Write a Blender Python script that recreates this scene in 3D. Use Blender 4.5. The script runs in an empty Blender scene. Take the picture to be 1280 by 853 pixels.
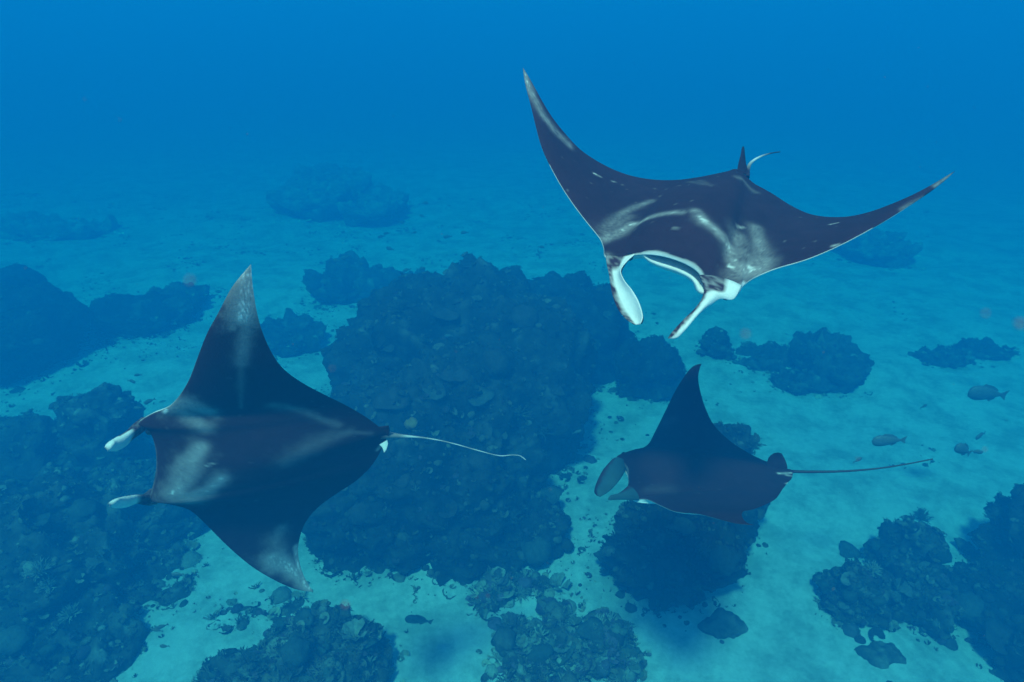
import bpy, math, random
import numpy as np
from mathutils import Vector, Matrix, noise

random.seed(7); np.random.seed(7)
scene = bpy.context.scene
C = scene.collection
R = math.radians

# ---------------------------------------------------------------- camera
CAM_Z, PITCH, FOC = 7.8, R(26), 800.0
cd = bpy.data.cameras.new('camera'); cam = bpy.data.objects.new('camera', cd); C.objects.link(cam)
cam.location = (0, 0, CAM_Z); cam.rotation_euler = (R(90) - PITCH, 0, 0)
cd.sensor_width = 36; cd.lens = 36 * FOC / 1280; cd.clip_start = .02; cd.clip_end = 2000
cd.dof.use_dof = True; cd.dof.focus_distance = 6.0; cd.dof.aperture_fstop = 5.6
scene.camera = cam

# ---------------------------------------------------------------- light
SUN_EL, SUN_AZ = R(60), R(200)                 # azimuth clockwise from +Y: behind the camera, a little left
w = bpy.data.worlds.new('World'); scene.world = w; w.use_nodes = True
nt = w.node_tree; bg = nt.nodes['Background']
sky = nt.nodes.new('ShaderNodeTexSky'); sky.sky_type = 'NISHITA'; sky.sun_disc = False
sky.sun_elevation = SUN_EL; sky.sun_rotation = SUN_AZ
nt.links.new(sky.outputs[0], bg.inputs[0]); bg.inputs[1].default_value = .10
sd = bpy.data.lights.new('sun', 'SUN'); sd.energy = 4.5; sd.angle = R(6); sd.color = (1, .86, .70)
sun = bpy.data.objects.new('sun', sd); C.objects.link(sun)
sv = Vector((math.sin(SUN_AZ) * math.cos(SUN_EL), math.cos(SUN_AZ) * math.cos(SUN_EL), math.sin(SUN_EL)))
sun.rotation_euler = sv.to_track_quat('Z', 'Y').to_euler()
scene.view_settings.view_transform = 'Standard'; scene.view_settings.look = 'None'
scene.view_settings.exposure = 0.43; scene.view_settings.gamma = 1
scene.render.engine = 'CYCLES'
scene.cycles.volume_bounces = 1; scene.cycles.max_bounces = 6; scene.cycles.diffuse_bounces = 2
scene.cycles.use_denoising = True

# the water itself: one even body of sea water round everything (metres, per-metre coefficients)
SIG_S = (.0003, .0208, .0575)
SIG_A = (.18, .0445, .0155)
WATER_TOP = 10.2


# ---------------------------------------------------------------- helpers
def link(o, parent=None):
    C.objects.link(o)
    if parent is not None: o.parent = parent
    return o


def tag(o, label=None, cat=None, group=None, kind=None):
    if label: o['label'] = label
    if cat: o['category'] = cat
    if group: o['group'] = group
    if kind: o['kind'] = kind
    return o


def empty(name, loc=(0, 0, 0), rot=None):
    o = bpy.data.objects.new(name, None); o.location = loc; o.empty_display_size = .2
    if rot is not None: o.rotation_euler = rot
    return link(o)


def mesh(name, V, F, mat, parent=None, col=None, smooth=True):
    """V (n,3); F (m,3) or (m,4) array; col (n,3) albedo."""
    V = np.ascontiguousarray(V, np.float32); F = np.ascontiguousarray(F, np.int32)
    me = bpy.data.meshes.new(name); k = F.shape[1]
    me.vertices.add(len(V)); me.vertices.foreach_set('co', V.ravel())
    me.loops.add(F.size); me.loops.foreach_set('vertex_index', F.ravel())
    me.polygons.add(len(F)); me.polygons.foreach_set('loop_start', np.arange(0, F.size, k, dtype=np.int32))
    me.polygons.foreach_set('loop_total', np.full(len(F), k, np.int32))
    me.polygons.foreach_set('use_smooth', np.full(len(F), smooth, bool))
    me.update(calc_edges=True); me.validate()
    if col is not None:
        a = me.color_attributes.new('tint', 'FLOAT_COLOR', 'POINT')
        c4 = np.ones((len(V), 4), np.float32); c4[:, :3] = col; a.data.foreach_set('color', c4.ravel())
    me.materials.append(mat)
    return link(bpy.data.objects.new(name, me), parent)


def grid_faces(nr, nc, wrap=False):
    i = np.arange(nr - 1)[:, None]; m = nc if wrap else nc - 1; j = np.arange(m)[None, :]; j2 = (j + 1) % nc
    return np.stack([i * nc + j, i * nc + j2, (i + 1) * nc + j2, (i + 1) * nc + j], -1).reshape(-1, 4)


FWD = Vector((0, math.cos(PITCH), -math.sin(PITCH))); UPV = Vector((0, math.sin(PITCH), math.cos(PITCH)))


def sight(px, py):
    return (FWD * FOC + Vector((1, 0, 0)) * (px - 640) - UPV * (py - 426.5)).normalized()


def at(px, py, z=0.0, d=None):
    """a place in the world: at height z, or at d metres from the camera"""
    r = sight(px, py); o = Vector((0, 0, CAM_Z))
    return o + r * (d if d is not None else (z - CAM_Z) / r.z)


# ---------------------------------------------------------------- materials
def material(name, rough=.8, spec=.3, bump=0., bscale=20., tint=None, mottle=0., mscale=4., attr=False, detail=6):
    m = bpy.data.materials.new(name); m.use_nodes = True; t = m.node_tree; b = t.nodes['Principled BSDF']
    b.inputs['Roughness'].default_value = rough; b.inputs['Specular IOR Level'].default_value = spec
    tc = t.nodes.new('ShaderNodeTexCoord')
    if attr:
        a = t.nodes.new('ShaderNodeAttribute'); a.attribute_name = 'tint'; src = a.outputs['Color']
    else:
        a = t.nodes.new('ShaderNodeRGB'); a.outputs[0].default_value = (*tint, 1); src = a.outputs[0]
    if mottle:
        n = t.nodes.new('ShaderNodeTexNoise'); n.inputs['Scale'].default_value = mscale; n.inputs['Detail'].default_value = detail
        n.inputs['Roughness'].default_value = .65
        t.links.new(tc.outputs['Object'], n.inputs['Vector'])
        mr = t.nodes.new('ShaderNodeMapRange'); mr.inputs[1].default_value = .3; mr.inputs[2].default_value = .7
        mr.inputs[3].default_value = 1 - mottle; mr.inputs[4].default_value = 1 + mottle
        t.links.new(n.outputs['Fac'], mr.inputs[0])
        mx = t.nodes.new('ShaderNodeVectorMath'); mx.operation = 'SCALE'
        t.links.new(src, mx.inputs[0]); t.links.new(mr.outputs[0], mx.inputs['Scale']); src = mx.outputs[0]
    t.links.new(src, b.inputs['Base Color'])
    if bump:
        n2 = t.nodes.new('ShaderNodeTexNoise'); n2.inputs['Scale'].default_value = bscale; n2.inputs['Detail'].default_value = 8
        t.links.new(tc.outputs['Object'], n2.inputs['Vector'])
        bp = t.nodes.new('ShaderNodeBump'); bp.inputs['Strength'].default_value = bump; bp.inputs['Distance'].default_value = .05
        t.links.new(n2.outputs['Fac'], bp.inputs['Height']); t.links.new(bp.outputs[0], b.inputs['Normal'])
    return m


M_SKIN = material('manta skin', 1, .05, .10, 70, attr=True, mottle=.12, mscale=9)
M_TAIL = material('manta tail', .5, .3, attr=True)
M_EYE = material('eye', .15, .5, tint=(.01, .01, .012))
M_ROCK = material('reef rock', .95, .1, .9, 9, attr=True, mottle=.65, mscale=5)
M_CORAL = material('coral', .9, .15, .4, 30, attr=True, mottle=.35, mscale=14)
M_FISH = material('fish skin', .5, .3, tint=(.12, .145, .155), mottle=.3, mscale=20)
M_FISHP = material('pale fish skin', .5, .3, tint=(.16, .16, .15), mottle=.3, mscale=20)

# ---------------------------------------------------------------- sea water
def water():
    D = .30
    col = [s / D for s in SIG_S]
    ab = [max(0, 1 - a / (D * (1 - c))) ** 2 for a, c in zip(SIG_A, col)]
    m = bpy.data.materials.new('sea water'); m.use_nodes = True; t = m.node_tree
    t.nodes.remove(t.nodes['Principled BSDF'])
    v = t.nodes.new('ShaderNodeVolumePrincipled'); v.inputs['Color'].default_value = (*col, 1)
    v.inputs['Absorption Color'].default_value = (*ab, 1); v.inputs['Density'].default_value = D
    v.inputs['Anisotropy'].default_value = .0
    t.links.new(v.outputs[0], t.nodes['Material Output'].inputs['Volume'])
    x0, x1, y0, y1, z0, z1 = -330, 330, -330, 330, -3.5, WATER_TOP
    V = [(x, y, z) for x in (x0, x1) for y in (y0, y1) for z in (z0, z1)]
    F = [(0, 1, 3, 2), (4, 6, 7, 5), (0, 4, 5, 1), (2, 3, 7, 6), (0, 2, 6, 4), (1, 5, 7, 3)]
    tag(mesh('haze', V, F, m, smooth=False), 'clear blue sea water filling the whole place', kind='stuff')
water()


# ---------------------------------------------------------------- sea bed
def bed_height(x, y):
    p = Vector((x * .16, y * .16, .3)); h = .28 * noise.fractal(p, .9, 2.0, 3)
    h += .025 * noise.noise(Vector((x * .9, y * .9, 3.))) + .012 * noise.noise(Vector((x * 4, y * 4, 7.)))
    return h


def sand_material():
    m = bpy.data.materials.new('coral sand'); m.use_nodes = True; t = m.node_tree; b = t.nodes['Principled BSDF']
    b.inputs['Roughness'].default_value = 1; b.inputs['Specular IOR Level'].default_value = .05
    tc = t.nodes.new('ShaderNodeTexCoord')
    def nz(scale, det, rough=.6):
        n = t.nodes.new('ShaderNodeTexNoise'); n.inputs['Scale'].default_value = scale; n.inputs['Detail'].default_value = det
        n.inputs['Roughness'].default_value = rough; t.links.new(tc.outputs['Object'], n.inputs['Vector']); return n
    def ramp(src, a, b_, ca, cb):
        r = t.nodes.new('ShaderNodeValToRGB'); r.color_ramp.elements[0].position = a; r.color_ramp.elements[1].position = b_
        r.color_ramp.elements[0].color = (*ca, 1); r.color_ramp.elements[1].color = (*cb, 1); t.links.new(src, r.inputs[0]); return r
    def mul(a, c):
        x = t.nodes.new('ShaderNodeMix'); x.data_type = 'RGBA'; x.blend_type = 'MULTIPLY'; x.inputs[0].default_value = 1
        t.links.new(a, x.inputs[6]); t.links.new(c, x.inputs[7]); return x.outputs[2]
    base = ramp(nz(.35, 5).outputs[0], .3, .7, (.62, .63, .59), (.72, .72, .67))
    rub = ramp(nz(1.1, 9, .74).outputs[0], .40, .56, (.60, .64, .62), (1, 1, 1))
    fine = ramp(nz(9, 6, .7).outputs[0], .32, .6, (.80, .80, .80), (1.0, 1.0, 1.0))
    t.links.new(mul(mul(base.outputs[0], rub.outputs[0]), fine.outputs[0]), b.inputs['Base Color'])
    bp = t.nodes.new('ShaderNodeBump'); bp.inputs['Strength'].default_value = .4; bp.inputs['Distance'].default_value = .05
    t.links.new(nz(6, 8, .7).outputs[0], bp.inputs['Height']); t.links.new(bp.outputs[0], b.inputs['Normal'])
    return m


def sea_bed():
    n = 420; s = np.linspace(-1, 1, n); k = 4.2
    g = np.sinh(s * k) / np.sinh(k) * 380
    X, Y = np.meshgrid(g, g + 8); Z = np.array([[bed_height(x, y) for x in X[0]] for y in Y[:, 0]])
    tag(mesh('sea_bed', np.stack([X, Y, Z], -1).reshape(-1, 3), grid_faces(n, n), sand_material()),
        'pale coral sand sea bed', kind='structure')
sea_bed()

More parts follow.
